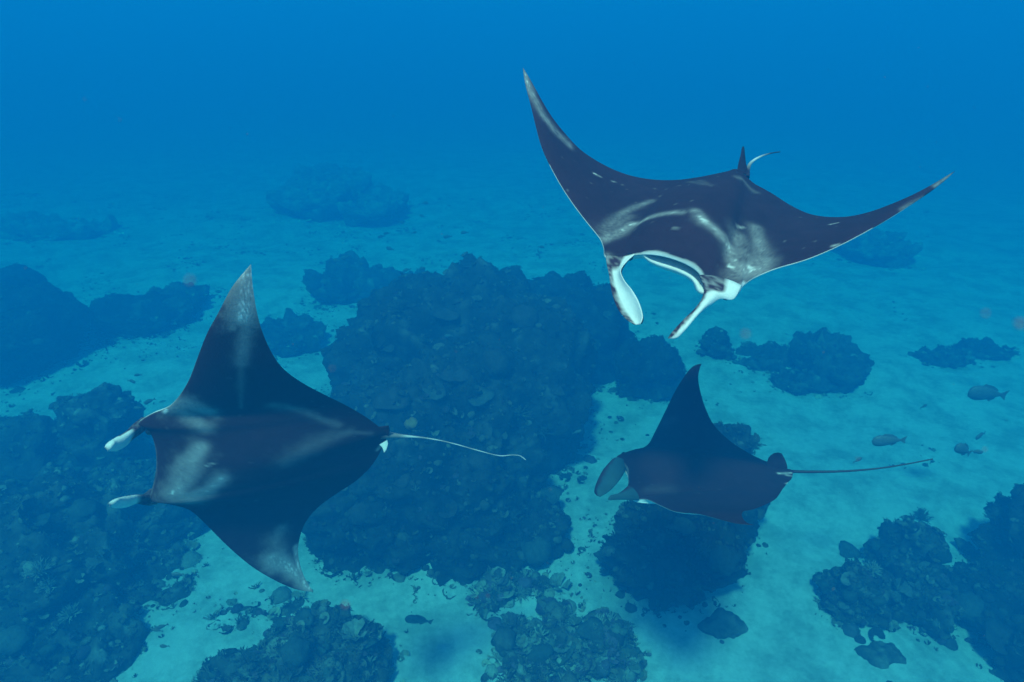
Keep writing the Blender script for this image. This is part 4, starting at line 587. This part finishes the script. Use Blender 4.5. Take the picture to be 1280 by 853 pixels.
corals(big, [(540, 492, .30, 'plate', TEAL), (600, 498, .28, 'plate', TEAL), (490, 503, .33, 'plate', BRN), (650, 520, .34, 'branch', PALE),
             (680, 545, .3, 'branch', TEAL), (570, 470, .3, 'plate', BRN), (514, 530, .13, 'dome', (.30, .16, .05)), (620, 455, .35, 'dome', BRN),
             (470, 440, .35, 'leaf', BRN), (700, 480, .3, 'leaf', BRN), (655, 400, .35, 'dome', BRN), (560, 395, .3, 'plate', BRN),
             (500, 390, .3, 'branch', TEAL), (640, 650, .22, 'branch', TEAL), (670, 690, .3, 'dome', TEAL), (560, 640, .22, 'leaf', BRN),
             (500, 600, .22, 'plate', BRN), (600, 580, .25, 'dome', BRN), (690, 620, .22, 'plate', TEAL), (450, 640, .25, 'dome', BRN)])

PALEST = (.26, .25, .20)  # palest coral tint, the corals' own colour
corals(left_reef, [(50, 718, .26, 'branch', PALEST), (62, 735, .2, 'branch', PALEST), (130, 700, .22, 'leaf', PALE), (105, 640, .25, 'dome', TEAL), (40, 590, .3, 'plate', BRN),
                   (30, 650, .3, 'leaf', TEAL), (150, 620, .2, 'branch', PALE), (90, 770, .22, 'branch', PALEST), (20, 800, .25, 'dome', PALE), (180, 590, .2, 'leaf', TEAL)])
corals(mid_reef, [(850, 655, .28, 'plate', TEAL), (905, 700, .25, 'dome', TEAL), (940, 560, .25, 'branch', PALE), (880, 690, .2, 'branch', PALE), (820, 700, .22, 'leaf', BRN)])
corals(low_reef, [(445, 800, .25, 'leaf', PALEST), (420, 782, .2, 'branch', PALE), (370, 815, .22, 'dome', TEAL), (310, 830, .2, 'branch', PALE), (380, 775, .16, 'plate', TEAL)])
corals(broken_reef, [(675, 820, .26, 'dome', TEAL), (700, 735, .22, 'leaf', PALEST), (650, 745, .2, 'branch', PALEST), (740, 790, .22, 'plate', TEAL), (710, 770, .16, 'branch', PALEST), (630, 800, .2, 'dome', PALE)])
corals(squat_reef, [(1090, 715, .18, 'branch', PALEST), (1060, 690, .2, 'plate', TEAL), (1120, 740, .2, 'leaf', PALE), (1150, 650, .25, 'branch', PALE)])
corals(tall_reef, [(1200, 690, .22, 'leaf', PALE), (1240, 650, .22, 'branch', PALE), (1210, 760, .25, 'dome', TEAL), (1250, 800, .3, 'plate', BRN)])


# ---------------------------------------------------------------- fish
def fish_parts(detail):
    n, k = 16, 10; u = np.linspace(0, 1, n)
    hgt = .17 * np.sin(np.pi * np.clip(u, 0, 1) ** .62) ** .8 * (1 - .15 * u) + .022; hgt[0] = .005
    wid = hgt * .45; th = np.linspace(0, 2 * np.pi, k, endpoint=False)
    V = np.stack([np.repeat((u * .84)[:, None], k, 1), wid[:, None] * np.cos(th), hgt[:, None] * np.sin(th) + .0 * u[:, None]], -1).reshape(-1, 3)
    body = (V - (.42, 0, 0), grid_faces(n, k, True))
    def fin(pts, t=.008):
        m = len(pts); A = [(p[0] - .42, -t, p[1]) for p in pts] + [(p[0] - .42, t, p[1]) for p in pts]
        F = [(0, i, i + 1, i + 1) for i in range(1, m - 1)] + [(m, m + i + 1, m + i, m + i) for i in range(1, m - 1)] + [(i, (i + 1) % m, m + (i + 1) % m, m + i) for i in range(m)]
        return np.array(A), F
    tail = fin([(.80, .02), (.98, .13), (.95, .0), (.98, -.13), (.80, -.02)])
    dorsal = fin([(.22, .13), (.34, .23), (.55, .20), (.70, .12), (.72, .06)])
    anal = fin([(.50, -.10), (.60, -.19), (.72, -.10), (.72, -.05)])
    pect = fin([(.26, -.02), (.40, -.10), (.42, -.04)], .07)
    return body, tail, dorsal, anal, pect


def fmesh(name, V, F, mat, parent):
    me = bpy.data.meshes.new(name); me.from_pydata([tuple(v) for v in V], [], [tuple(dict.fromkeys(int(a) for a in f)) for f in F]); me.update()
    me.polygons.foreach_set('use_smooth', [name == 'body'] * len(me.polygons)); me.materials.append(mat); return link(bpy.data.objects.new(name, me), parent)


FP = fish_parts(1)
def big_fish(px, py, d, L, yaw, pitch, label, group=None, mat=None):
    mat = mat or M_FISH; e = empty('fish', at(px, py, d=d), (0, pitch, yaw)); L *= .82; e.scale = (L, L, L)
    tag(e, label, 'fish', group)
    for nm, (V, F) in zip(('body', 'tail_fin', 'dorsal_fin', 'anal_fin', 'pectoral_fin'), FP): fmesh(nm, V, F, mat, e)
    for s in (-1, 1):
        V, F = ICO[2]; fmesh('eye', V * .012 + np.array((-.34, s * .035, .035)), F, M_EYE, e)
    return e
# local -x is the nose
big_fish(1108, 551, 9.2, .52, 0, -.05, 'dark grouper-like fish swimming left above the small manta tail', mat=M_FISH)
big_fish(521, 775, 8.6, .44, R(10), R(22), 'dark fish over bare sand at the bottom, right of the rounded reef')
big_fish(1203, 562, 10.5, .50, R(20), R(30), 'dim fish tilted nose up, right of the small manta tail tip')
big_fish(1231, 492, 12.5, .85, R(5), R(8), 'big dim fish close to the right edge, highest of those on the right')
big_fish(221, 718, 8.3, .17, 0, 0, 'small dark fish over the sand left of the left manta lower wing')
big_fish(1222, 565, 10.8, .2, R(170), 0, 'tiny dim fish just right of the tilted fish')
big_fish(1225, 545, 12, .3, R(30), R(-5), 'faint small fish under the big dim fish at the right edge')

proto = None
SP = [(532, 254, 17), (527, 270, 17), (502, 278, 16.5), (518, 291, 16.5), (580, 291, 15), (559, 296, 16.5), (476, 296, 16.5), (483, 292, 17), (487, 311, 15.5),
      (588, 328, 14.5), (572, 347, 14), (581, 346, 14), (580, 360, 14), (527, 336, 14.5), (508, 338, 14.5), (598, 344, 14), (635, 356, 13.5), (612, 352, 14),
      (677, 309, 15), (560, 420, 11), (432, 322, 15), (420, 326, 15), (452, 330, 14.8), (165, 477, 12), (172, 469, 12), (186, 502, 11), (172, 510, 11), (150, 503, 11.5),
      (196, 788, 8.6), (201, 784, 8.6), (205, 808, 8.4), (1155, 508, 12), (1073, 575, 9), (722, 540, 10), (545, 352, 14), (618, 372, 13.5), (640, 340, 14)]
for q, (px, py, d) in enumerate(SP):
    L = random.uniform(.11, .2) * (1.5 if d > 14 else .9)
    if proto is None:
        o = mesh('fish', *(lambda b: (b[0], b[1]))(FP[0]), M_FISH); me = o.data
        V = np.vstack([FP[0][0], FP[1][0], FP[2][0]]); n0 = len(FP[0][0]); n1 = n0 + len(FP[1][0])
        F = [tuple(map(int, f)) for f in FP[0][1]] + [tuple(int(a) + n0 for a in dict.fromkeys(f)) for f in FP[1][1]] + [tuple(int(a) + n1 for a in dict.fromkeys(f)) for f in FP[2][1]]
        me2 = bpy.data.meshes.new('fish'); me2.from_pydata([tuple(v) for v in V], [], F); me2.materials.append(M_FISH); o.data = me2; proto = o
    else:
        o = proto.copy(); link(o)
    o.location = at(px, py, d=d * (1 + .02 * (d - 8))); o.scale = (L, L, L); o.rotation_euler = (0, random.uniform(-.3, .3), random.choice([0, math.pi]) + random.uniform(-.6, .6))
    solo = {(677, 309): 'tiny fish alone on the sand just left of the large manta head',
            (560, 420): 'tiny dark fish alone above the top of the largest reef', (722, 540): 'tiny fish alone between the largest reef and the small manta',
            (1073, 575): 'tiny fish just above the small manta tail', (1155, 508): 'tiny fish alone on open sand above the grouper-like fish',
            (205, 808): 'tiny fish lowest in the bottom left sand channel', (545, 352): 'tiny fish just above the crest of the largest reef'}.get((px, py))
    if solo: tag(o, solo, 'fish', 'tiny dark reef fish')
    elif px < 215 and py > 700: tag(o, 'tiny dark fish, one of a pair in the bottom left sand channel', 'fish', 'pair of tiny fish at the bottom left')
    elif px < 215: tag(o, 'tiny dark fish hovering over the sand above the left manta head', 'fish', 'tiny fish above the left manta head')
    elif px < 460: tag(o, 'tiny dark fish over sand right of the left manta upper wing tip', 'fish', 'tiny fish beside the left manta wing tip')
    elif py > 325: tag(o, 'tiny dark fish in the shoal low over the sand behind the largest reef', 'fish', 'shoal low behind the largest reef')
    else: tag(o, 'tiny dark fish in the high shoal over the far sand', 'fish', 'high shoal over the far sand')


# ---------------------------------------------------------------- specks drifting in the water
def drift():
    V0, F0 = ICO[2]; ps = []
    spots = [(238, 351, .22, 1.1), (932, 418, .24, 1.1), (415, 461, .3, .7), (432, 756, .28, .9), (1275, 405, .25, 1.3), (1232, 392, .28, .9), (1072, 574, .5, .8),
             (1231, 562, .5, .9), (150, 150, .6, .5), (106, 124, .6, .6), (688, 612, .6, .5), (610, 745, .5, .6), (596, 747, .6, .5)]
    for px, py, d, r in spots: ps.append((at(px, py, d=d), r * .0009))
    for _ in range(220):
        d = random.uniform(.7, 5); ps.append((at(random.uniform(-60, 1340), random.uniform(-40, 900), d=d), random.uniform(.0003, .0007)))
    V, F = merge([(V0 * r * np.random.uniform(.7, 1.2, 3) + np.array(p), F0) for p, r in ps])
    tag(mesh('drifting_particles', V, F, material('drifting speck', .9, .1, tint=(.15, .13, .14))), 'pale specks drifting in the water', kind='stuff')
drift()
